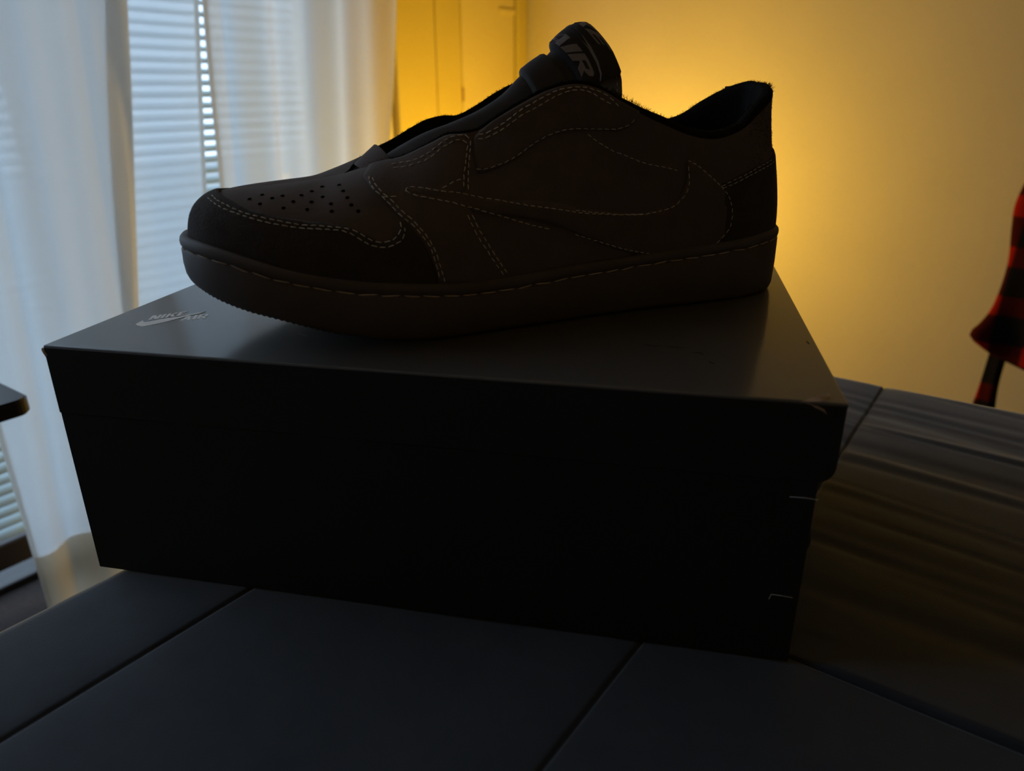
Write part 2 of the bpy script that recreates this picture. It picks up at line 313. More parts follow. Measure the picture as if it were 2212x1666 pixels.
# narrow cupboard door and its casing between the curtain and the corner
dr = tag(empty('door_1', (XW, 0, 0)), kind='structure')
D0, D1 = 1.425, 1.638
box('casing', 0, .0185, 1.21, 1.335, 0, 2.05, M['trim'], dr, .004)
box('casing', 0, .020, 1.335, D0-.005, 0, 2.05, M['trim'], dr, .003)
box('casing', 0, .020, D1+.004, YF-.006, 0, 2.05, M['trim'], dr, .006)
box('casing', 0, .020, D0-.004, D1+.004, 1.99, 2.05, M['trim'], dr, .004)
box('gap_shade_sheet', -.0, .002, D0-.004, D1+.004, 0, 1.99, M['frame'], dr)  # flat dark sheet behind the slab, painted shade for the door gap
slab = box('door_slab', .002, .014, D0+.005, D1-.002, .01, 1.985, M['door'], dr, .003)
for z0 in (.705, .25, 1.7): 
    h = box('hinge', .012, .0185, D0-.004, D0+.005, z0, z0+.03, M['brass'], dr, .0015)
box('latch', .013, .018, 1.572, 1.636, .898, .912, M['door'], dr, .003)

# ------------------------------------------------------------------ curtains
def curtain_mat(name, tcol, dcol, thin):
    m = bpy.data.materials.new(name); m.use_nodes = True; nt = m.node_tree; nt.nodes.clear()
    N = nt.nodes.new; L = nt.links.new
    o = N('ShaderNodeOutputMaterial'); d = N('ShaderNodeBsdfDiffuse'); t = N('ShaderNodeBsdfTranslucent'); tr = N('ShaderNodeBsdfTransparent')
    mx = N('ShaderNodeMixShader'); mx2 = N('ShaderNodeMixShader')
    d.inputs['Color'].default_value = (*dcol, 1); t.inputs['Color'].default_value = (*tcol, 1)
    mx.inputs['Fac'].default_value = .72
    tc = N('ShaderNodeTexCoord'); mp = N('ShaderNodeMapping'); mp.inputs['Scale'].default_value = (1, 1, .35); n = N('ShaderNodeTexNoise'); n.inputs['Scale'].default_value = 14; n.inputs['Detail'].default_value = 6
    n2 = N('ShaderNodeTexNoise'); n2.inputs['Scale'].default_value = 260; mp2 = N('ShaderNodeMapping'); mp2.inputs['Scale'].default_value = (1, .25, 1.5)
    L(tc.outputs['Object'], mp.inputs[0]); L(mp.outputs[0], n.inputs[0]); L(tc.outputs['Object'], mp2.inputs[0]); L(mp2.outputs[0], n2.inputs[0])
    ad = N('ShaderNodeMath'); ad.operation = 'ADD'; L(n.outputs['Fac'], ad.inputs[0]); L(n2.outputs['Fac'], ad.inputs[1])
    r = N('ShaderNodeMapRange'); r.inputs['From Min'].default_value = .7; r.inputs['From Max'].default_value = 1.3
    r.inputs['To Min'].default_value = thin*.75; r.inputs['To Max'].default_value = thin*1.25
    L(ad.outputs[0], r.inputs['Value']); L(r.outputs['Result'], mx2.inputs['Fac'])
    L(d.outputs[0], mx.inputs[1]); L(t.outputs[0], mx.inputs[2]); L(mx.outputs[0], mx2.inputs[1]); L(tr.outputs[0], mx2.inputs[2]); L(mx2.outputs[0], o.inputs['Surface'])
    return m
M['curtain'] = curtain_mat('sheer_curtain', (.93, .93, .93), (.66, .62, .58), .035)
M['curtain_b'] = curtain_mat('sheer_curtain_thin', (.93, .93, .93), (.66, .62, .58), .085)
M['hem'] = curtain_mat('side_hem_lamplit', (.72, .66, .58), (.62, .54, .46), .01)  # doubled cloth; warm lamp glow on it is tinted into the colour
M['hem_deep'] = curtain_mat('bottom_hem_lamplit', (.66, .54, .38), (.80, .64, .46), .0)  # tan colour stands in for warm lamp light at the curtain foot
M['rod'] = mat('curtain_rod', (.03, .03, .03), .4, metal=.6)
def wig(y, z, ph, lam, amp):
    return amp*(.62*math.sin(2*math.pi*(y/lam)+ph+.5*math.sin(2.3*z+ph)) + .38*math.sin(2*math.pi*(y/lam*1.83)+2.1*ph-.6*z))
def curtain(label, x0, yl, yr, ph, lam, amp, hemw=.028, z0=.004, z1=2.1, ampf=None, cm='curtain'):
    c = tag(empty('curtain', (x0, (yl(.8)+yr(.8))/2, z0)), label, 'curtain', 'white curtain panels over the glass door')
    ox, oy, oz = c.location
    def pt(u, z, dx=0.):
        a, b = yl(z), yr(z); y = a + (b-a)*u
        am = amp*(ampf(u) if ampf else 1)*(.55+.45*min(1, (2.1-z)/1.2))
        return (wig(y-.06*(z-.8), z, ph, lam, am)+dx, y-oy, z-oz)
    def sheet(name, u0, u1, nu, m, dx=0.):
        nz = 60; V = [pt(u0+(u1-u0)*i/(nu-1), z0+(z1-z0)*j/(nz-1), dx) for i in range(nu) for j in range(nz)]
        return mesh_obj(name, V, grid_faces(nu, nz), m, c, True)
    w = yr(.8)-yl(.8); hu = hemw/w
    sheet('cloth', 0, 1, 90, M[cm])
    sheet('side_hem', 1-hu, 1, 8, M['hem'], -.0022); sheet('side_hem', 0, max(hu*.35, .008/w), 6, M['hem'], -.0022)
    nz = 8; V = [pt(u/89, z0+.12*j/(nz-1), -.0026) for u in range(90) for j in range(nz)]
    mesh_obj('bottom_hem', V, grid_faces(90, nz), M['hem_deep'], c, True)
    return c
XC = XW+.105
curtain('white sheer curtain panel at the left edge, its lamplight-tinted hem overlapping the next panel', XC+.012, lambda z: .318+.0*(z-.8), lambda z: .597+.151*(z-.842)+.003*math.sin(7*z), 0.4, .115, .012, .026)
curtain('white sheer curtain panel crossed by curved blind stripes, left of the bright gap', XC-.052, lambda z: .45, lambda z: .747+.123*(z-.858), 2.6, .26, .007, .007, cm='curtain_b')
curtain('white sheer curtain panel right of the bright gap, beside the yellow door casing', XC+.0, lambda z: .725+.08*(z-.853)-.004*math.cos(9*(z-.85)), lambda z: 1.114+.157*(z-.884), 1.1, .135, .019, .006)
rod = tag(empty('curtain_rod', (XC, .2, 2.1)), 'dark curtain rod above the glass door', 'curtain rod')
tube('rod', [(0, -1.0, .012), (0, .98, .012)], .011, M['rod'], rod, 12)
for y in (-.95, .93): box('bracket', XW-XC, .006, y-.01, y+.01, -.002, .01, M['rod'], rod)

# ------------------------------------------------------------------ warm floor lamp hidden behind the shoe
LX, LY, LZ = -.74, 1.29, .47
lamp = tag(empty('floor_lamp', (LX, LY, 0)), 'slim floor lamp with glowing globe standing behind the shoe box', 'lamp')
bm = bmesh.new(); bmesh.ops.create_cone(bm, cap_ends=True, segments=32, radius1=.09, radius2=.075, depth=.02); bmesh.ops.translate(bm, vec=(0, 0, .01), verts=bm.verts); bm_obj('base', bm, M['lamp_metal'], lamp)
tube('pole', [(0, 0, .02), (0, 0, LZ-.06)], .007, M['lamp_metal'], lamp, 10)
bm = bmesh.new(); bmesh.ops.create_cone(bm, cap_ends=True, segments=24, radius1=.022, radius2=.03, depth=.03); bmesh.ops.translate(bm, vec=(0, 0, LZ-.065), verts=bm.verts); bm_obj('socket', bm, M['lamp_metal'], lamp)
gm = bpy.data.materials.new('lamp_globe'); gm.use_nodes = True; nt = gm.node_tree; nt.nodes.clear()
_o = nt.nodes.new('ShaderNodeOutputMaterial'); _e = nt.nodes.new('ShaderNodeEmission'); _e.inputs['Color'].default_value = (*LAMP_COLOR, 1); _e.inputs['Strength'].default_value = LAMP_STRENGTH
nt.links.new(_e.outputs[0], _o.inputs['Surface'])
bm = bmesh.new(); bmesh.ops.create_uvsphere(bm, u_segments=24, v_segments=14, radius=.065); bmesh.ops.translate(bm, vec=(0, 0, LZ), verts=bm.verts); bm_obj('globe', bm, gm, lamp, True)

# ------------------------------------------------------------------ sofa
ZS = CAMZ - .1073 - .1209            # top of the sofa = underside of the shoe box
SX0, SX1, SY0, SYC, SY1 = -.357, 1.35, -.95, .2765, .652
sofa = tag(empty('sofa', (0, 0, 0)), 'blue-grey velvet sofa with piped seams and a wrinkled rear cushion', 'sofa')
def wrinkle(x, y):                   # long soft creases that run along the rear cushion
    z = 0.
    for k, (y0, sl, wd, am, xa, xb) in enumerate(WR):
        t = min(1, max(0, (x-xa)/.05))*min(1, max(0, (xb-x)/.08))
        d = (y-(y0+sl*x+.006*math.sin(9*x+k)))/wd
        z += am*t*math.exp(-d*d)
    return z
WR = []
_fo = room(np.array([-.2141, .3189, -.1073])); FOOT = (_fo[0], _fo[1], -.2085+(math.pi/2-AZ))     # where the box stands
for k in range(30):
    WR.append((.335+.0105*k+rng.uniform(-.006, .006), rng.uniform(-.16, -.02), rng.uniform(.0022, .008), rng.choice([-1, 1, -1])*rng.uniform(.0003, .0009), rng.uniform(-.30, .10), rng.uniform(.1, .9)))
def cushion(name, x0, x1, y0, y1, ztop, thick, r, seams, wr, nx, ny, hgroove):
    def prof(t, a, b, ra=r, rb=r):   # rounded drop towards an edge
        d, q = (t-a, ra) if t-a < b-t else (b-t, rb)
        return 0. if d >= q else -(q-math.sqrt(max(0, q*q-(q-d)**2)))
    xs = sorted(set([x0+r*(1-math.cos(math.pi/2*k/7)) for k in range(8)]+[x1-r*(1-math.cos(math.pi/2*k/7)) for k in range(8)]+list(np.linspace(x0+r, x1-r, nx))+[s+d for s in seams for d in (-.006, -.003, -.0016, -.0008, 0, .0008, .0016, .003, .006)]))
    ys = sorted(set([y0+r*(1-math.cos(math.pi/2*k/7)) for k in range(8)]+[y1-r*(1-math.cos(math.pi/2*k/7)) for k in range(8)]+[y1-.0022*(1-math.cos(math.pi/2*k/7)) for k in range(8)]+[y0+.0022*(1-math.cos(math.pi/2*k/7)) for k in range(8)]+list(np.linspace(y0+r, y1-r, ny))))
    V = []; nX, nY = len(xs), len(ys)
    for x in xs:
        for y in ys:
            z = ztop+max(-r, prof(x, x0, x1)+prof(y, y0, y1, .0022 if wr else r, r if wr else .0022))
            for s in seams: z -= hgroove*math.exp(-((x-s)/.0010)**2)+.0007*math.exp(-((x-s)/.008)**2)
            bx_ = (x-FOOT[0])*math.cos(FOOT[2])+(y-FOOT[1])*math.sin(FOOT[2]); by_ = -(x-FOOT[0])*math.sin(FOOT[2])+(y-FOOT[1])*math.cos(FOOT[2])
            if wr: z += .0016*math.exp(-(y-y0)/.03)
            if wr: z += wrinkle(x, y)*min(1, max(0, min(y-y0-.002, y1-y-.01)/.012))
            else: z += -.0012*math.exp(-(y1-y)/.012)-.0006*math.sin(31*x+3*y)*math.sin(9*y)-.0004
            if -.012 < bx_ < .357 and -.012 < by_ < .246: z = min(z, ZS-.0004)
            V.append((x, y, z))
    Fs = grid_faces(nX, nY)
    n0 = len(V)
    ring = [i*nY for i in range(nX)]+[(nX-1)*nY+j for j in range(1, nY)]+[i*nY+nY-1 for i in range(nX-2, -1, -1)]+[j for j in range(nY-2, 0, -1)]
    for i in ring: V.append((V[i][0], V[i][1], ztop-thick))
    m = len(ring)
    for k in range(m): Fs.append((ring[k], n0+k, n0+(k+1) % m, ring[(k+1) % m]))
    Fs.append(tuple(n0+k for k in range(m))[::-1])
    return mesh_obj(name, V, Fs, M['sofa'], sofa, True)
cushion('seat_cushion', SX0, SX1, SY0, SYC, ZS, .16, .013, (-.281, -.106, .07, .245, .42, .6, .8), False, 120, 90, .0014)
cushion('rear_cushion', SX0+.004, SX1, SYC+.0006, SY1, ZS-.0004, .16, .016, (-.281, -.078, .10, .28, .46, .65), True, 170, 130, .0016)
box('base', SX0+.03, SX1-.03, SY0+.03, SY1-.03, .13, ZS-.155, M['sofa'], sofa, .008)
for x in (SX0+.09, SX1-.09):
    for y in (SY0+.09, SY1-.09):
        bm = bmesh.new(); bmesh.ops.create_cone(bm, cap_ends=True, segments=16, radius1=.016, radius2=.026, depth=.13); bmesh.ops.translate(bm, vec=(x, y, .065), verts=bm.verts); bm_obj('leg', bm, M['sofa_leg'], sofa)

# ------------------------------------------------------------------ dark side table by the window
tb = tag(empty('side_table', (-.95, .05, 0)), 'black side table with rounded corners in front of the curtain', 'table')
TZ = CAMZ-.262
bm = bmesh.new(); pts = []
tx0, tx1, ty0, ty1, tr_ = -.15, .222, -.42, .205, .014
for cx, cy, a0 in ((tx1-tr_, ty1-tr_, 0), (tx0+tr_, ty1-tr_, 90), (tx0+tr_, ty0+tr_, 180), (tx1-tr_, ty0+tr_, 270)):
    for k in range(7):
        a = math.radians(a0+15*k); pts.append((cx+tr_*math.cos(a), cy+tr_*math.sin(a)))
f = bm.faces.new([bm.verts.new((x, y, TZ)) for x, y in pts])
ex = bmesh.ops.extrude_face_region(bm, geom=[f]); bmesh.ops.translate(bm, vec=(0, 0, -.016), verts=[v for v in ex['geom'] if isinstance(v, bmesh.types.BMVert)])
es = [e for e in bm.edges if abs(e.verts[0].co.z-e.verts[1].co.z) < 1e-6]
bmesh.ops.bevel(bm, geom=es, offset=.002, segments=2, affect='EDGES')
tt = bm_obj('table_top', bm, M['table'], tb); tb.rotation_euler = (0, 0, 0)
for x in (tx0+.03, tx1-.06):
    for y in (ty0+.03, ty1-.22): box('leg', x, x+.022, y, y+.022, 0, TZ-.017, M['metal_dark'], tb, .002)

# ------------------------------------------------------------------ plaid shirt hanging near the far wall
def plaid_mat():
    m = bpy.data.materials.new('red_black_plaid'); m.use_nodes = True; nt = m.node_tree; b = nt.nodes['Principled BSDF']; N = nt.nodes.new; L = nt.links.new
    b.inputs['Roughness'].default_value = .95; b.inputs['Specular IOR Level'].default_value = .1
    uv = N('ShaderNodeUVMap'); sp = N('ShaderNodeSeparateXYZ'); L(uv.outputs[0], sp.inputs[0])
    def band(out, off):
        a = N('ShaderNodeMath'); a.operation = 'MULTIPLY_ADD'; a.inputs[1].default_value = 2*math.pi/.085; a.inputs[2].default_value = off; L(out, a.inputs[0])
        s = N('ShaderNodeMath'); s.operation = 'SINE'; L(a.outputs[0], s.inputs[0])
        r = N('ShaderNodeMapRange'); r.inputs['From Min'].default_value = -.42; r.inputs['From Max'].default_value = -.18; L(s.outputs[0], r.inputs['Value']); return r.outputs['Result']
    h = band(sp.outputs['X'], .9); v = band(sp.outputs['Y'], 2.2)
    ad = N('ShaderNodeMath'); ad.operation = 'ADD'; L(h, ad.inputs[0]); L(v, ad.inputs[1])
    nz = N('ShaderNodeTexNoise'); nz.inputs['Scale'].default_value = 300
    k = N('ShaderNodeMath'); k.operation = 'MULTIPLY_ADD'; k.inputs[1].default_value = .5; L(ad.outputs[0], k.inputs[0])
    z = N('ShaderNodeMath'); z.operation = 'MULTIPLY_ADD'; z.inputs[1].default_value = .06; z.inputs[2].default_value = -.03; L(nz.outputs['Fac'], z.inputs[0]); L(z.outputs[0], k.inputs[2])
    r = N('ShaderNodeValToRGB'); r.color_ramp.elements[0].color = (.24, .007, .002, 1); r.color_ramp.elements[1].color = (.006, .005, .006, 1)
    e = r.color_ramp.elements.new(.5); e.color = (.045, .003, .002, 1); r.color_ramp.elements[0].position = .06; r.color_ramp.elements[2].position = .94
    L(k.outputs[0], r.inputs['Fac']); L(r.outputs['Color'], b.inputs['Base Color'])
    return m
M['plaid'] = plaid_mat()
shirt = tag(empty('plaid_shirt', (.16, 1.52, .30)), 'red and black checked flannel shirt hanging against the tan wall', 'shirt')
def cloth(name, rows, fold, parent, depth=.035, nx=34, uvs=1.0, uo=(0, 0)):
    """rows: (z, x_left, x_right, y) ; a closed flattened tube of cloth with folds"""
    f = cspl([r[0] for r in rows], np.array([r[1:] for r in rows]))
    zs = np.linspace(rows[0][0], rows[-1][0], 70); V = []; UV = []; n2 = nx*2
    for z in zs:
        xl, xr, y = f(z)
        for k in range(n2):
            a = 2*math.pi*k/n2; u = .5-.5*math.cos(a)
            x = xl+(xr-xl)*u
            yy = y-depth*math.sin(a)*(.75+.25*math.cos(3*a)) + fold*math.sin(38*x+4*z)*(.4+1.2*(rows[-1][0]-z))
            V.append((x-.16, yy-1.52, z-.30)); UV.append(((x*1.0+.15*math.sin(5*z)*.1+uo[0])*uvs, (z+.05*x+uo[1])*uvs))
    o = mesh_obj(name, V, grid_faces(n2, 1), M['plaid'], parent)
    me = o.data; me.clear_geometry()
    Fs = []
    for j in range(len(zs)-1):
        for k in range(n2): Fs.append((j*n2+k, j*n2+(k+1) % n2, (j+1)*n2+(k+1) % n2, (j+1)*n2+k))
    me.from_pydata([tuple(map(float, v)) for v in V], [], Fs); me.update()
    if not me.materials: me.materials.append(M['plaid'])
    ul = me.uv_layers.new(name='UVMap')
    for l in me.loops: ul.data[l.index].uv = UV[l.vertex_index]
    me.polygons.foreach_set('use_smooth', [True]*len(me.polygons))
    return o
cloth('body', [(.262, .03, .30, 1.52), (.275, -.008, .32, 1.52), (.295, -.04, .33, 1.52), (.318, -.064, .33, 1.52), (.345, -.050, .33, 1.52), (.365, -.042, .325, 1.52), (.40, -.036, .32, 1.52), (.45, -.034, .32, 1.52), (.51, -.041, .32, 1.52), (.545, -.044, .32, 1.52), (.60, -.034, .32, 1.52), (.75, .0, .31, 1.53), (.92, .03, .29, 1.54), (1.0, .09, .23, 1.55), (1.03, .12, .20, 1.56)], .012, shirt)
cloth('sleeve', [(.16, -.036, .004, 1.55), (.22, -.031, -.001, 1.55), (.29, -.028, .002, 1.56), (.40, -.024, .03, 1.565), (.6, -.005, .07, 1.57), (.8, .02, .10, 1.57), (.95, .07, .13, 1.57)], .002, shirt, .012, 12)
cloth('sleeve', [(.18, .30, .34, 1.56), (.40, .29, .345, 1.565), (.6, .27, .34, 1.57), (.8, .25, .32, 1.57), (.95, .2, .27, 1.57)], .002, shirt, .012, 12, 1, (.3, .1))
cloth('shirt_collar', [(1.0, .105, .215, 1.555), (1.03, .10, .22, 1.55), (1.055, .115, .205, 1.565)], .001, shirt, .03, 14, 1, (.1, .2))
hook = tag(empty('wall_hook', (.16, YF, 1.06)), 'dark wall hook holding the checked shirt', 'hook')
tube('peg', [(0, 0, .02), (0, -.06, .02), (0, -.10, .03), (0, -.12, .005), (0, -.12, -.02)], .006, M['metal_dark'], hook, 8)
box('plate', -.02, .02, -.008, 0, -.02, .05, M['metal_dark'], hook, .003)

# ------------------------------------------------------------------ shoe box
BL, BW, BH, LIDH = .345, .2334, .1209, .0335
O_cam = np.array([-.2141, .3189, -.1073]); O_room = room(O_cam)
BYAW = -.2085+(math.pi/2-AZ)
sbox = tag(empty('shoe_box', (O_room[0], O_room[1], ZS), BYAW), 'glossy black cardboard shoe box with silver logo under the sneaker', 'shoe box')
# body: open tray below the lid, its walls folded card
bm = bmesh.new(); bx1 = BL-.0058
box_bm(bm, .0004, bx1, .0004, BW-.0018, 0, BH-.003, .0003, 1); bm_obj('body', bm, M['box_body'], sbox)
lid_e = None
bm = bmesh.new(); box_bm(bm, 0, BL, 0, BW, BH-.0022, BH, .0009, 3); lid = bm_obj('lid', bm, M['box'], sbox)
def flap(name, poly, axis, at, th):
    """card flap: poly in (along, z); extruded by th"""
    bm = bmesh.new()
    vs = [bm.verts.new((a, at, z) if axis == 'y' else (at, a, z)) for a, z in poly]
    f = bm.faces.new(vs); e = bmesh.ops.extrude_face_region(bm, geom=[f])
    bmesh.ops.translate(bm, vec=(0, th, 0) if axis == 'y' else (th, 0, 0), verts=[v for v in e['geom'] if isinstance(v, bmesh.types.BMVert)])
    bmesh.ops.bevel(bm, geom=list(bm.edges), offset=.0003, segments=1, affect='EDGES')
    return bm_obj(name, bm, M['box_body'], lid)
zt, zb = BH-.0008, BH-LIDH
def rflap(a0, a1, near=False): 
    r = .007; P = [(a0, zt), (a0, zb)] if not near else [(a0, zt), (a0, zb+r)]+[(a0+r-r*math.cos(t), zb+r-r*math.sin(t)) for t in np.linspace(.2, math.pi/2, 5)]
    P += [(a1-r+r*math.sin(t), zb+r-r*math.cos(t)) for t in np.linspace(0, math.pi/2-.2, 5)]+[(a1, zb+r), (a1, zt)]
    return P
flap('lid_flap', rflap(.0004, BL-.0004), 'y', -.0002, .0013); flap('lid_flap', rflap(.0004, BL-.0004), 'y', BW-.0015, .0013)
flap('lid_flap', rflap(.0017, BW-.0017), 'x', .0002, .0012); flap('lid_flap', rflap(.0013, BW-.0017, True), 'x', BL-.0016, .0014)
# small bent tuck tab bulging on the right end of the tray
bm = bmesh.new(); bmesh.ops.create_uvsphere(bm, u_segments=16, v_segments=10, radius=1); bmesh.ops.scale(bm, vec=(.0034, .010, .0075), verts=bm.verts); bmesh.ops.translate(bm, vec=(bx1-.0004, .012, BH-.063), verts=bm.verts)
bm_obj('tuck_tab', bm, M['box_body'], sbox, True)
# silver logo printed on the lid
def flat(name, polys, z, th, m, parent):
    V = []; Fs = []
    for P in polys:
        ar = sum(P[i][0]*P[(i+1) % len(P)][1]-P[(i+1) % len(P)][0]*P[i][1] for i in range(len(P)))
        if ar < 0: P = P[::-1]
        n = len(V); k = len(P)
        th += .00001
        V += [(x, y, z+th) for x, y in P]+[(x, y, z) for x, y in P]
        Fs.append(tuple(range(n, n+k)))
        for i in range(k): Fs.append((n+i, n+k+i, n+k+(i+1) % k, n+(i+1) % k))
    return mesh_obj(name, V, Fs, m, parent)
GLY = {
 'N': (1.0, [[(0,0),(.3,0),(.3,1),(0,1)], [(.7,0),(1,0),(1,1),(.7,1)], [(.05,1),(.38,1),(.95,0),(.62,0)]]),
 'I': (.34, [[(0,0),(.34,0),(.34,1),(0,1)]]),
 'K': (1.0, [[(0,0),(.3,0),(.3,1),(0,1)], [(.28,.38),(.7,1),(1.05,1),(.5,.32)], [(.34,.58),(.55,.72),(1.0,0),(.66,0)]]),
 'E': (.85, [[(0,0),(.3,0),(.3,1),(0,1)], [(.28,0),(.85,0),(.85,.2),(.28,.2)], [(.28,.4),(.75,.4),(.75,.6),(.28,.6)], [(.28,.8),(.85,.8),(.85,1),(.28,1)]]),
 'A': (1.0, [[(0,0),(.3,0),(.62,1),(.4,1)], [(.7,0),(1,0),(.72,1),(.42,1)], [(.25,.2),(.8,.2),(.78,.4),(.3,.4)]]),
 'R': (.95, [[(0,0),(.3,0),(.3,1),(0,1)], [(.28,.8),(.75,.8),(.9,.95),(.75,1),(.28,1)], [(.62,.5),(.92,.55),(.95,.9),(.66,.85)], [(.28,.38),(.75,.38),(.9,.56),(.28,.56)], [(.35,.42),(.66,.42),(.98,0),(.64,0)]]),
}
def letters(word, org, a, b, gap=.14):
    """polygons of a word: org + x*a + y*b, fitted so the word spans |a|"""
    tot = sum(GLY[c][0] for c in word)+gap*(len(word)-1); x = 0; out = []
    for c in word:
        w, ps = GLY[c]
        for P in ps: out.append([(org[0]+(x+px)/tot*a[0]+py*b[0], org[1]+(x+px)/tot*a[1]+py*b[1]) for px, py in P])
        x += w+gap
    return out
LOGO_SWOOSH = [(21.0,36.2),(20.0,37.8),(19.6,43.4),(21.3,41.5),(23.6,41.6),(27.5,47.2),(33.8,52.8),(36.7,57.3),(39.3,60.7),(41.7,63.7),(40.3,59.2),(37.8,55.8),(35.5,50.3),(32.8,44.0),(29.8,38.4),(27.4,35.3),(25.3,34.2)]
mm = lambda ps: [[(x/1000, y/1000) for x, y in P] for P in ps]
def swoosh_quads(P):                      # split the slim outline into convex strips
    up = P[1:10]; lo = [P[0]]+P[:9:-1]+[P[9]]
    fu, fl = cspl(np.linspace(0, 1, len(up)), np.array(up)), cspl(np.linspace(0, 1, len(lo)), np.array(lo))
    t = np.linspace(0, 1, 17); return [[tuple(fu(t[i])), tuple(fu(t[i+1])), tuple(fl(t[i+1])), tuple(fl(t[i]))] for i in range(16)]
lg = flat('logo', mm(swoosh_quads(LOGO_SWOOSH)), BH, .00005, M['logo'], lid)
flat('logo', mm(letters('NIKE', (21.6, 44.6), (13.0, 11.4), (-2.6, 7.0))), BH, .00006, M['logo'], lid)
flat('logo', mm(letters('AIR', (38.3, 46.6), (10.6, 6.4), (-3.0, 7.4))), BH, .00006, M['logo'], lid)
# scuffs and worn corners
def scuff(pts, w, m, h=.00012):
    f = cspl(np.linspace(0, 1, len(pts)), np.array(pts, float)); V = []; Fs = []; n = 14
    for i in range(n):
        t = i/(n-1); p = f(t); d = f(min(1, t+.02))-f(max(0, t-.02)); d = d/(np.linalg.norm(d)+1e-9); nn = np.array([-d[1], d[0]])*w*(.25+.75*math.sin(math.pi*t))*(.6+.4*rng.random())
        V += [((p+nn)[0]/1000, (p+nn)[1]/1000, BH+.00002), (p[0]/1000, p[1]/1000, BH+h), ((p-nn)[0]/1000, (p-nn)[1]/1000, BH+.00002)]
    for i in range(n-1): Fs += [(3*i, 3*i+3, 3*i+4, 3*i+1), (3*i+1, 3*i+4, 3*i+5, 3*i+2)]
    mesh_obj('scuff_mark', V, Fs, m, lid)
for P in ([(277.5,53.9),(282.6,53.6),(286.7,53.1)], [(289,46.6),(292.6,47.9),(294.8,44.7)], [(296.3,37.2),(298.5,34.2)], [(341.1,73.9),(341.6,69.3)], [(268,55),(273,53.2),(277,54.5)]): scuff(P, .7, M['scuff'])
for P in ([(300.6,50.8),(304.5,53.5)], [(300.2,42.1),(302.7,43.2)], [(97.7,56.1),(104,54.9)], [(106.6,38.7),(113.1,35.6)], [(113.8,46.8),(117.4,47.5)]): scuff(P, .3, M['scuff_l'], .0003)
def chip(name, poly, th, m):             # curled scrap of torn card
    V = [tuple(c/1000 for c in p) for p in poly]; c = np.mean(np.array(V), 0); n = len(V)
    V.append((c[0], c[1]-th*.3, c[2]+th)); Fs = [(i, (i+1) % n, n) for i in range(n)]
    mesh_obj(name, V, Fs, m, lid)
Z1 = BH*1000
chip('torn_corner', [(328,-.15,Z1-.3),(331,2.0,Z1+.12),(335,5.0,Z1+.15),(339.5,9.0,Z1+.15),(339.6,5.0,Z1+.15),(335,.6,Z1+.05)], .0012, M['card'])
chip('torn_corner', [(330,-.15,Z1-.6),(333,-.18,Z1-2.2),(336,-.18,Z1-3.4),(338,-.2,Z1-4.6),(337.6,-.15,Z1-2.8),(334,-.15,Z1-1.2)], .0004, M['card'])
chip('torn_corner', [(-.6,-.2,Z1-3.2),(-1.3,.3,Z1-2.2),(-.2,.2,Z1-1.0),(1.5,-.15,Z1-2.4),(1.8,-.2,Z1-4.5),(.6,-.2,Z1-5.6)], .0006, M['card'])
sv = lambda a, z, dy=-.0003: Vector((a/1000, dy, BH+z/1000))
for P, lab in (([(329.5,-40.7),(335.3,-40.5),(340.1,-40.9)], 'upper'), ([(327.6,-89.7),(328.3,-87.2),(332.6,-87.3),(336.7,-87.6)], 'lower')):
    mw = Matrix.Translation((O_room[0], O_room[1], ZS)) @ Matrix.Rotation(BYAW, 4, 'Z')
    dy = .0002
    o = tube('lint_thread', [mw @ sv(a, z, dy) for a, z in P], .00011, M['lint'], None, 5)
    tag(o, 'fine white lint thread on the box front, %s of the two' % lab, 'lint', 'lint threads on the box front')

# ------------------------------------------------------------------ the sneaker
SH_ANG = math.radians(-161)+(math.pi/2-AZ)
SH_O = room(np.array([.15095, .43962, -.1073]))
shoe = tag(empty('sneaker', (SH_O[0], SH_O[1], ZS+BH+.0003), SH_ANG), 'black suede low-top sneaker with pale stitching standing on the shoe box', 'sneaker')
mmv = lambda P: np.asarray(P, float)/1000.
# sole: cup sole with toothed bottom edge, stitched groove and rounded lip
NQ = 560; qs = np.arange(NQ)/NQ; oo = outline(qs); on = outnormal(qs); ss = oo[:, 0]
zbm, zsm = z_bottom(ss), z_stitch(ss)
tooth = np.where(np.arange(NQ) % 2 == 0, .0, .55)
def ringp(off, z): return np.concatenate([oo+on*np.asarray(off).reshape(-1, 1), np.asarray(z).reshape(-1, 1)], 1)
full = np.ones(NQ)
rings = [ringp(-5.*full, zbm+.3), ringp(-1.9*full, zbm+tooth), ringp(-1.2*full, zbm+.9+tooth*.5), ringp(-.35*full, zbm+3.2), ringp(.1*full, (zbm+zsm)/2), ringp(0*full, zsm-1.3), ringp(-.35*full, zsm-.55), ringp(-.8*full, zsm),
         ringp(-.35*full, zsm+.6), ringp(.15*full, zsm+1.4), ringp(.25*full, zsm+2.8), ringp(-.1*full, zsm+4.2), ringp(-1.0*full, zsm+5.2), ringp(-2.4*full, zsm+5.6), ringp(-4.6*full, zsm+4.8), ringp(-7.*full, zsm+3.)]
V = np.stack(rings, 1).reshape(-1, 3); nr = len(rings)
V = np.vstack([V, [[140, 0, .3]]]); ci = len(V)-1
Fs = grid_faces(NQ, nr, True, flip=True)
bi = [i*nr for i in range(NQ)]
Fs += [(bi[i], bi[(i+1) % NQ], ci) for i in range(NQ)]
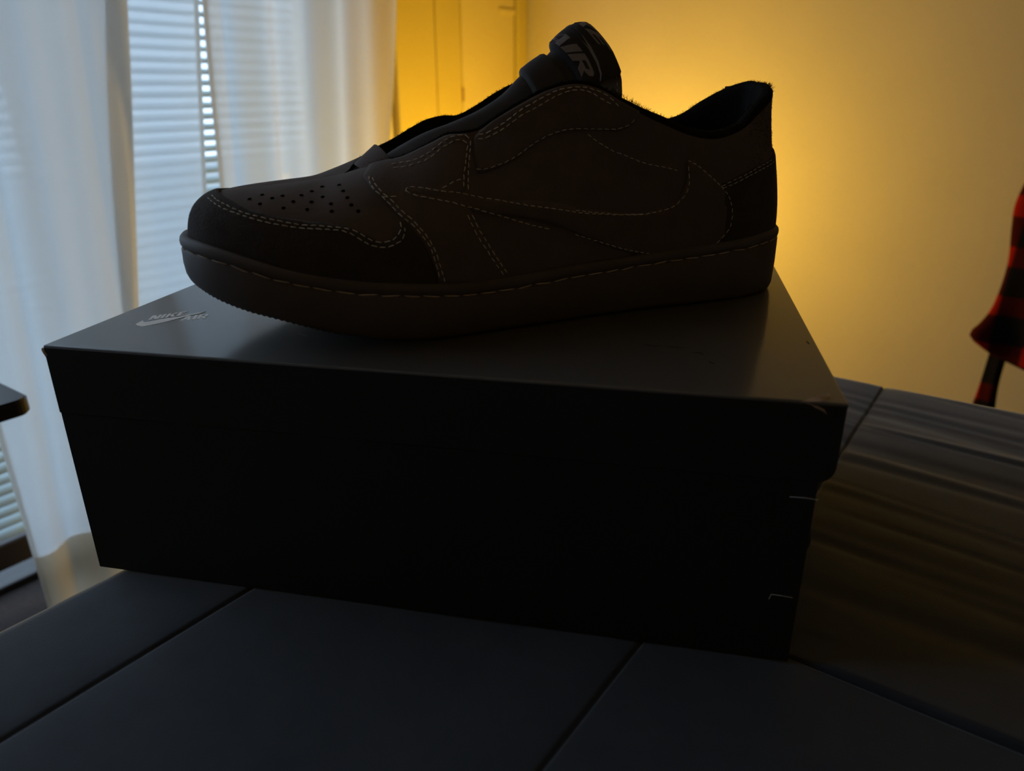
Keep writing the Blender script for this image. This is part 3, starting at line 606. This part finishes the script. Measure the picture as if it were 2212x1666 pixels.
# bottom skin follows the curved bottom edge: strips across the sole
Fs = Fs[:-NQ]
half = NQ//2; order = list(range(NQ)); k0 = int(np.argmin(ss)); k1 = int(np.argmax(ss))
la = [(k0+i) % NQ for i in range((k1-k0) % NQ+1)]; lb = [(k0-i) % NQ for i in range((k0-k1) % NQ+1)]
m_ = min(len(la), len(lb)); ia = [la[int(round(i*(len(la)-1)/(m_-1)))] for i in range(m_)]; ib = [lb[int(round(i*(len(lb)-1)/(m_-1)))] for i in range(m_)]
for i in range(m_-1):
    f = tuple(dict.fromkeys((bi[ia[i]], bi[ia[i+1]], bi[ib[i+1]], bi[ib[i]])))
    if len(f) >= 3: Fs.append(f)
mesh_obj('sole', mmv(V), Fs, M['rubber'], shoe, True)
# upper
NU, NVv = 420, 44
Q, Vv = np.meshgrid(np.arange(NU)/NU, np.linspace(0, 1, NVv), indexing='ij')
UP = upper(Q, Vv); UV0 = UP.reshape(-1, 3)
mesh_obj('upper', mmv(UV0), grid_faces(NU, NVv, True), M['vamp'], shoe, True)
# inner collar lining
ql = np.linspace(Q_THROAT_M-1+.012, Q_THROAT_L-.012, 260)
T = topline(ql); nn = outnormal(ql); n3 = np.concatenate([nn, np.zeros((len(ql), 1))], 1)
colw = np.clip((118-T[:, 0])/25., 0, 1)
th = 2.2+5.0*colw; th = np.minimum(th, np.maximum(.5, np.abs(T[:, 1]+1)*.45+8*(T[:, 0] < 60)))[:, None]
up3 = np.array([0, 0, 1.]); dp = np.minimum(1, np.abs(T[:, 1:2]+1)/12+ (T[:, :1] < 60))
inz = 40.
L_ = [T+n3*.2-up3*1.5, T+n3*.1+up3*th*.05, T-n3*th*.2+up3*th*.28, T-n3*th*.5+up3*th*.38, T-n3*th*.8+up3*th*.25, T-n3*th-up3*th*.15, T-n3*(th+.8*dp)-up3*8*dp, T-n3*(th+1.5*dp)-up3*18*dp]
bot = T-n3*(th+1.*dp); bot[:, 2] = np.minimum(bot[:, 2]-20*dp[:, 0], inz); L_.append(bot)
LV = np.stack(L_, 1).reshape(-1, 3)
mesh_obj('collar_lining', mmv(LV), grid_faces(len(ql), len(L_)), M['lining'], shoe, True)
iq = np.arange(120)/120; io = outline(iq)-outnormal(iq)*9
mesh_obj('insole', mmv(np.concatenate([io, np.full((120, 1), 40.)], 1)), [tuple(range(120))], M['lining'], shoe)

# overlays: patches of the upper raised by their own thickness
def overlay(name, poly, th, m, step=2.2):
    P = np.array(poly, float); sc_ = np.array([PERIM, 85.])
    pts = []; 
    for i in range(len(P)):
        a, b = P[i], P[(i+1) % len(P)]; n = max(1, int(np.linalg.norm((b-a)*sc_)/1.6))
        for k in range(n): pts.append(a+(b-a)*k/n)
    pts = np.array(pts); nb = len(pts)
    x0, y0 = pts.min(0); x1, y1 = pts.max(0); inner = []
    def inside(x, y):
        c = False; j = nb-1
        for i in range(nb):
            if (pts[i, 1] > y) != (pts[j, 1] > y) and x < (pts[j, 0]-pts[i, 0])*(y-pts[i, 1])/(pts[j, 1]-pts[i, 1])+pts[i, 0]: c = not c
            j = i
        return c
    for x in np.arange(x0, x1, step/PERIM):
        for y in np.arange(y0, y1, step/85.):
            if inside(x, y) and np.min(np.hypot((pts[:, 0]-x)*PERIM, (pts[:, 1]-y)*85.)) > step*.5: inner.append((x, y))
    allp = [Vector((p[0]*PERIM, p[1]*85.)) for p in list(pts)+inner]
    vo, eo, fo_, *_ = delaunay_2d_cdt(allp, [], [list(range(nb))], 1, 1e-5)
    vo = np.array([tuple(v) for v in vo]); qv = vo/np.array([PERIM, 85.]); qv[:, 1] = np.clip(qv[:, 1], 0, 1)
    S = upper(qv[:, 0], qv[:, 1]); n = upper_n(qv[:, 0], np.clip(qv[:, 1], .01, .99)); n[np.sum(n*np.array([0, 0, 1.]), 1) < -.6] *= 1
    ec = {}
    for f in fo_:
        for i in range(len(f)):
            e = (f[i], f[(i+1) % len(f)]); ec[e] = 1
    bd = [e for e in ec if (e[1], e[0]) not in ec]
    bset = {i for e in bd for i in e}
    hh = np.array([th*.72 if i in bset else th for i in range(len(S))])[:, None]
    top = S+n*hh; low = S-n*.3; N0 = len(S)
    F2 = [tuple(f) for f in fo_]+[(b, a, a+N0, b+N0) for a, b in bd]
    o = mesh_obj(name, mmv(np.vstack([top, low])), F2, m, shoe, True)
    bm = bmesh.new(); bm.from_mesh(o.data); bmesh.ops.recalc_face_normals(bm, faces=bm.faces); bm.to_mesh(o.data); bm.free()
    return o
qt = float(_qd[int(np.argmax(_od[:, 0]))])
toe = PANEL['toe_overlay']; mir = [(2*qt-q, v*(.93 if v > .6 else 1)) for q, v in toe]
arc = [(qt, toe[0][1]+.0)] if True else []
poly = [p for p in toe[::-1]]+arc+mir
poly = [(toe[-1][0], 0.0)]+poly+[(mir[-1][0], 0.0)]
overlay('toe_overlay', poly, 1.5, M['nubuck2'])
overlay('eyestay', [(q, min(v, .985)) for q, v in PANEL['eyestay']], 1.3, M['nubuck'])
overlay('eyestay', [(2*qt-q+.004, min(v, .985)) for q, v in PANEL['eyestay']], 1.3, M['nubuck'])
overlay('quarter_overlay', [(q, min(v, .985)) for q, v in PANEL['quarter_overlay']], 1.2, M['nubuck'])
overlay('swoosh', PANEL['swoosh'], 1.5, M['nubuck'])
hl = PANEL['heel_overlay']
hp = [(PANEL['heel_bottom'][1][0], 0.)]+[PANEL['heel_bottom'][0]]+hl+[(.02, hl[-1][1]+.02), (0., hl[-1][1]+.03), (-.02, hl[-1][1]+.02)]+[(-q*.97, v) for q, v in hl[::-1]]+[(-PANEL['heel_bottom'][1][0], 0.)]
overlay('heel_overlay', hp, 1.6, M['nubuck2'])

# stitching: every row is a run of short threads
def stitch_run(name, path3, nrm3, length, gap, r, m, parent):
    d = np.r_[0, np.cumsum(np.linalg.norm(np.diff(path3, axis=0), axis=1))]
    V = []; Fs = []; x = 0.
    def at(t):
        i = min(len(d)-2, max(0, int(np.searchsorted(d, t))-1)); k = (t-d[i])/max(1e-9, d[i+1]-d[i])
        return path3[i]+(path3[i+1]-path3[i])*k, nrm3[i]
    while x+length < d[-1]+gap:
        jl = length*rng.uniform(.85, 1.1); a, na = at(x); b, _ = at(min(d[-1], x+jl)); t = b-a; L0 = np.linalg.norm(t)
        x += jl+gap*rng.uniform(.8, 1.2)
        if L0 < length*.3: continue
        t = t/L0; sd = np.cross(na, t); o0 = len(V)
        tilt = rng.uniform(-.12, .12)*L0
        for u, w, h in ((0, .45, -.35), (.2, 1, .7), (.8, 1, .7), (1, .45, -.35)):
            c = a+t*u*L0+sd*tilt*(u-.5)
            for k in range(5):
                an = 2*math.pi*k/5; V.append(c+sd*math.cos(an)*r*w+na*(math.sin(an)*r*w*.8+r*h))
        for i in range(3):
            for k in range(5): Fs.append((o0+i*5+k, o0+i*5+(k+1) % 5, o0+(i+1)*5+(k+1) % 5, o0+(i+1)*5+k))
        Fs += [tuple(o0+k for k in range(5))[::-1], tuple(o0+15+k for k in range(5))]
    o = mesh_obj(name, mmv(V), Fs, m, parent, True); o['kind'] = 'stuff'; return o
def qv_run(key, off, length=2.5, gap=1.15, r=.22, m=None):
    P = np.array(STITCH[key]); k = np.r_[0, np.cumsum(np.hypot(*(np.diff(P, axis=0)*np.array([PERIM, 85.])).T)+1e-6)]
    f = cspl(k, P); qv = f(np.linspace(0, k[-1], max(30, int(k[-1]*2))))
    qv[:, 1] = np.clip(qv[:, 1], 0, .992)
    n = upper_n(qv[:, 0], np.clip(qv[:, 1], .01, .98)); S = upper(qv[:, 0], qv[:, 1])+n*off
    stitch_run('stitching', S, n, length, gap, r, m or M['thread'], shoe)
for k_, off in dict(mud_a=1.55, mud_b=1.6, strap_a=1.35, strap_b=1.4, throat_a=1.35, throat_b=1.35, stay_a=1.25, stay_b=1.25, swoosh_top=1.55, swoosh_low=1.55,
                    swoosh_hook=1.55, swoosh_low2=1.55, heel_v=1.55, small_a=1.4, small_b=1.4, strap2_a=1.35, strap2_b=1.35).items(): qv_run(k_, off)
for k_, off in dict(quarter=1.25, panel_low=.25, heel_a=1.65, heel_b=1.65).items(): qv_run(k_, off, r=.18)
qz = np.linspace(0, 1, 900); oz = outline(qz); nz_ = outnormal(qz); n3z = np.concatenate([nz_, np.zeros((900, 1))], 1)
stitch_run('stitching', np.concatenate([oz-nz_*.45, z_stitch(oz[:, 0])[:, None]], 1), n3z, 8.2, 1.6, .38, M['thread_d'], shoe)
# perforations of the vamp: discs on the leather, hole shade put into their colour
V = []; Fs = []
HO = list(HOLES)+[(2*qt-q, v) for q, v in HOLES if v < .62]
for q, v in HO:
    c = upper(np.array(q), np.array(v)); n = upper_n(np.array(q), np.array(min(v, .98))); a = np.cross(n, [0, 1, .3]); a = a/np.linalg.norm(a); b = np.cross(n, a); o0 = len(V)
    for k in range(8):
        t = 2*math.pi*k/8; V.append(c+n*.16+(a*math.cos(t)+b*math.sin(t))*.95)
    for k in range(8):
        t = 2*math.pi*k/8; V.append(c+n*.02+(a*math.cos(t)+b*math.sin(t))*.7)
    Fs += [(o0+k, o0+(k+1) % 8, o0+8+(k+1) % 8, o0+8+k) for k in range(8)]+[tuple(o0+8+k for k in range(8))]
tag(mesh_obj('perforations', mmv(V), Fs, M['hole'], shoe), kind='stuff')

# tongue
TC = [(240,68),(222,79),(205,87.5),(190,92.5),(176,98),(164,105),(156,112.3),(149,117.5),(142,121.8),(137.5,126),(133,130.2),(127.5,133.6),(122.5,134.6),(119,133.6)]
TW = [8,13,15.5,17,18,19.5,21.5,23.5,25,26,26.5,27,27,27]
TDZ = [3,6,9,11,14,19,24,27,29,30.5,31.5,32,32,31.5]; TDS = [0,0,0,.5,1,2.5,4.5,6.5,8.5,10,11,11.5,11.5,11]
_tu = np.linspace(0, 1, len(TC)); tcs = cspl(_tu, np.array([(*c, w, dz, ds) for c, w, dz, ds in zip(TC, TW, TDZ, TDS)], float))
_gz = cspl([-.2, 0, .2, .35, .5, .75, 1], [.11, 0, .11, .33, .59, .83, 1]); _gs = cspl([-.2, 0, .2, .35, .5, .75, 1], [.3, 0, .3, .75, 1, .85, .55])
def tongue(u, w):
    c = tcs(u); a = np.abs(w)
    return np.stack([c[..., 0]-c[..., 4]*_gs(a), c[..., 2]*w, c[..., 1]-c[..., 3]*_gz(a)], -1)
def tongue_n(u, w):
    e = 1e-3; a = tongue(np.clip(u+e, 0, 1), w)-tongue(np.clip(u-e, 0, 1), w); b = tongue(u, w+e)-tongue(u, w-e)
    n = np.cross(b, a); n = n/np.linalg.norm(n, axis=-1, keepdims=True); return np.where(n[..., 2:3] < -.5, -n, n)
nu, nw = 60, 41
Ut, Wt = np.meshgrid(np.linspace(0, 1, nu), np.linspace(-1, 1, nw), indexing='ij')
Tn = tongue_n(Ut, Wt)
if Tn[30, 20, 2] < 0: Tn = -Tn
thk = (2.2+4.0*np.clip((Ut-.35)/.3, 0, 1))[..., None]
Tf = tongue(Ut, Wt); Tb = Tf-Tn*thk
ti = [i*nw for i in range(nu)]+[(nu-1)*nw+j for j in range(1, nw)]+[i*nw+nw-1 for i in range(nu-2, -1, -1)]+[j for j in range(nw-2, 0, -1)]
Fv = Tf.reshape(-1, 3); Bv = Tb.reshape(-1, 3); NN = len(Fv)
Ctr = np.array([160., 0, 90.]); mid = []
for i in ti:
    c = (Fv[i]+Bv[i])/2; i_u, i_w = divmod(i, nw); d = np.zeros(3)
    if i_u == nu-1: d = d+(Tf[nu-1, i_w]-Tf[nu-3, i_w])
    if i_w in (0, nw-1): d = d+(Tf[i_u, i_w]-Tf[i_u, i_w-2 if i_w else 2])
    d = d/(np.linalg.norm(d)+1e-9); mid.append(c+d*1.6)
VV = np.vstack([Fv, Bv, np.array(mid)]); K = len(ti)
Fs = grid_faces(nu, nw, flip=True)+grid_faces(nu, nw, off=NN)
for k in range(K):
    a, b = ti[k], ti[(k+1) % K]; ma, mb = 2*NN+k, 2*NN+(k+1) % K
    Fs += [(a, b, mb, ma), (ma, mb, b+NN, a+NN)]
tg = mesh_obj('tongue', mmv(VV), Fs, M['tongue'], shoe, True)
bm = bmesh.new(); bm.from_mesh(tg.data); bmesh.ops.recalc_face_normals(bm, faces=bm.faces); bm.to_mesh(tg.data); bm.free()
def tongue_patch(name, u0, u1, w0, w1, h, m, parent, n1=16, n2=22):
    U, W = np.meshgrid(np.linspace(u0, u1, n1), np.linspace(w0, w1, n2), indexing='ij'); n = tongue_n(U, W)
    if n[n1//2, n2//2, 2] < 0: n = -n
    e = np.minimum(np.minimum(U-u0, u1-U)/(u1-u0)*n1, np.minimum(W-w0, w1-W)/(w1-w0)*n2)
    P = tongue(U, W)+n*(h*np.sqrt(np.clip(e/1.6, 0, 1))-.2)[..., None]
    return mesh_obj(name, mmv(P.reshape(-1, 3)), grid_faces(n1, n2, flip=True), m, parent, True)
tongue_patch('lace_keeper', .475, .625, -.62, .62, 2.6, M['tongue'], tg)
lab = tongue_patch('label', .665, .985, -.60, .60, 3.2, M['label'], tg)
def tongue_print(name, polys, h, parent, m):
    """polys in (mm across, mm up the label from u=.69)"""
    V = []; Fs = []
    for P in polys:
        P = np.array(P, float); den = []
        for i in range(len(P)):
            for k in range(3): den.append(P[i]+(P[(i+1) % len(P)]-P[i])*k/3)
        den = np.array(den); o0 = len(V); u = .695+den[:, 1]*.0108; w = den[:, 0]/26.5
        n = tongue_n(u, w); n = np.where(n[:, 2:3] < 0, -n, n); h += .015; S = tongue(u, w)+n*h
        V += list(S); Fs.append(tuple(range(o0, o0+len(S))))
    return mesh_obj(name, mmv(V), Fs, m, parent)
tongue_print('lettering', letters('AIR', (-2.0, .4), (13.5, 0), (2.0, 7.2), .08), 3.12, lab, M['woven'])
SWL = [(-12, 13.5), (-11, 15.2), (-6, 14.6), (0, 13.6), (8, 12.2), (17, 10.6), (17, 10.1), (8, 10.6), (0, 10.9), (-6, 11.3), (-11, 12)]
tongue_print('lettering', [[SWL[i], SWL[i+1], SWL[10-i], SWL[11-i]] if i else [SWL[0], SWL[1], SWL[10]] for i in range(5)], 3.12, lab, M['woven'])
tongue_print('lettering', letters('NIKE', (-9, 16.3), (17, 0), (2, 6.0), .1), 3.12, lab, M['woven'])
uu = np.r_[np.linspace(.30, .93, 60), np.full(40, .93)]; ww = np.r_[np.full(60, .86), np.linspace(.86, .1, 40)]
nn_ = tongue_n(uu, ww); nn_ = np.where((nn_[:, 1:2] < 0), -nn_, nn_)
stitch_run('stitching', tongue(uu, ww)+nn_*.15, nn_, 2.6, 2.0, .14, M['thread_d'], tg)

# lace loop standing up at the front of the throat
V = []; Fs = []; nl = 24
for i in range(nl):
    a = math.pi*i/(nl-1); sn = math.sin(a)
    c = np.array([232.5-10.5*(1-sn), 20*math.cos(a)-1.5, 63.5+15.5*max(0, sn)**.75]); hv = np.array([5.4, 0, -4.4])*(.75+.25*sn); tk = np.array([-1.1, -.6*math.cos(a), -1.1])
    for p in (c-hv, c+hv, c+hv+tk, c-hv+tk): V.append(tuple(p))
for i in range(nl-1):
    for k in range(4): Fs.append((i*4+k, i*4+(k+1) % 4, (i+1)*4+(k+1) % 4, (i+1)*4+k))
o = mesh_obj('lace_loop', mmv(V), Fs, M['nubuck'], shoe)
bm = bmesh.new(); bm.from_mesh(o.data); bmesh.ops.recalc_face_normals(bm, faces=bm.faces); bmesh.ops.bevel(bm, geom=[e for e in bm.edges], offset=.0004, segments=1, affect='EDGES'); bm.to_mesh(o.data); bm.free()

# heel pull tab standing at the back of the collar
hb = bmesh.new(); box_bm(hb, .0172, .0206, -.0262, -.0238, .092, .1085, .0006, 2); bm_obj('pull_tab', hb, M['nubuck2'], shoe)

# stray fibres along the raw edges
V = []; Fs = []
def fibre(p, n, L):
    d = n+nrs.normal(0, .55, 3); d = d/np.linalg.norm(d)*L; sd = np.cross(d, nrs.normal(0, 1, 3)); sd = sd/(np.linalg.norm(sd)+1e-9)*.13; m1 = p+d*.55+nrs.normal(0, .12, 3)*L
    o0 = len(V); V.extend([p-sd, p+sd, m1+sd*.7, m1-sd*.7, p+d]); Fs.extend([(o0, o0+1, o0+2, o0+3), (o0+3, o0+2, o0+4)])
for _ in range(5200):
    q = nrs.uniform(Q_THROAT_M-1+.02, Q_THROAT_L-.02); t = topline(np.array(q)); nq = outnormal(np.array(q)); col = t[0] < 118
    thq = 7. if col else 1.5
    p = t-np.array([nq[0], nq[1], 0])*nrs.uniform(0, thq*.8)+np.array([0, 0, thq*.22*(1 if col else .3)])
    fibre(p, np.array([nq[0]*.4, nq[1]*.4, 1.]), nrs.uniform(.6, 1.8 if not col else 2.6))
for _ in range(2600):
    q = nrs.uniform(-.06, .08); v = nrs.uniform(.15, 1); qa, va = np.array(q), np.array(v)
    n = upper_n(qa, np.array(min(.98, max(.02, v)))); fibre(upper(qa, va)+n*(1.2 if v < .5 else 0), n, nrs.uniform(.3, .9))
for _ in range(900):
    q = qt+nrs.uniform(-.05, .05); v = nrs.uniform(.2, .40); n = upper_n(np.array(q), np.array(v)); fibre(upper(np.array(q), np.array(v))+n*1.2, n, nrs.uniform(.3, .7))
tag(mesh_obj('suede_fibres', mmv(V), Fs, M['lining'], shoe), kind='stuff')
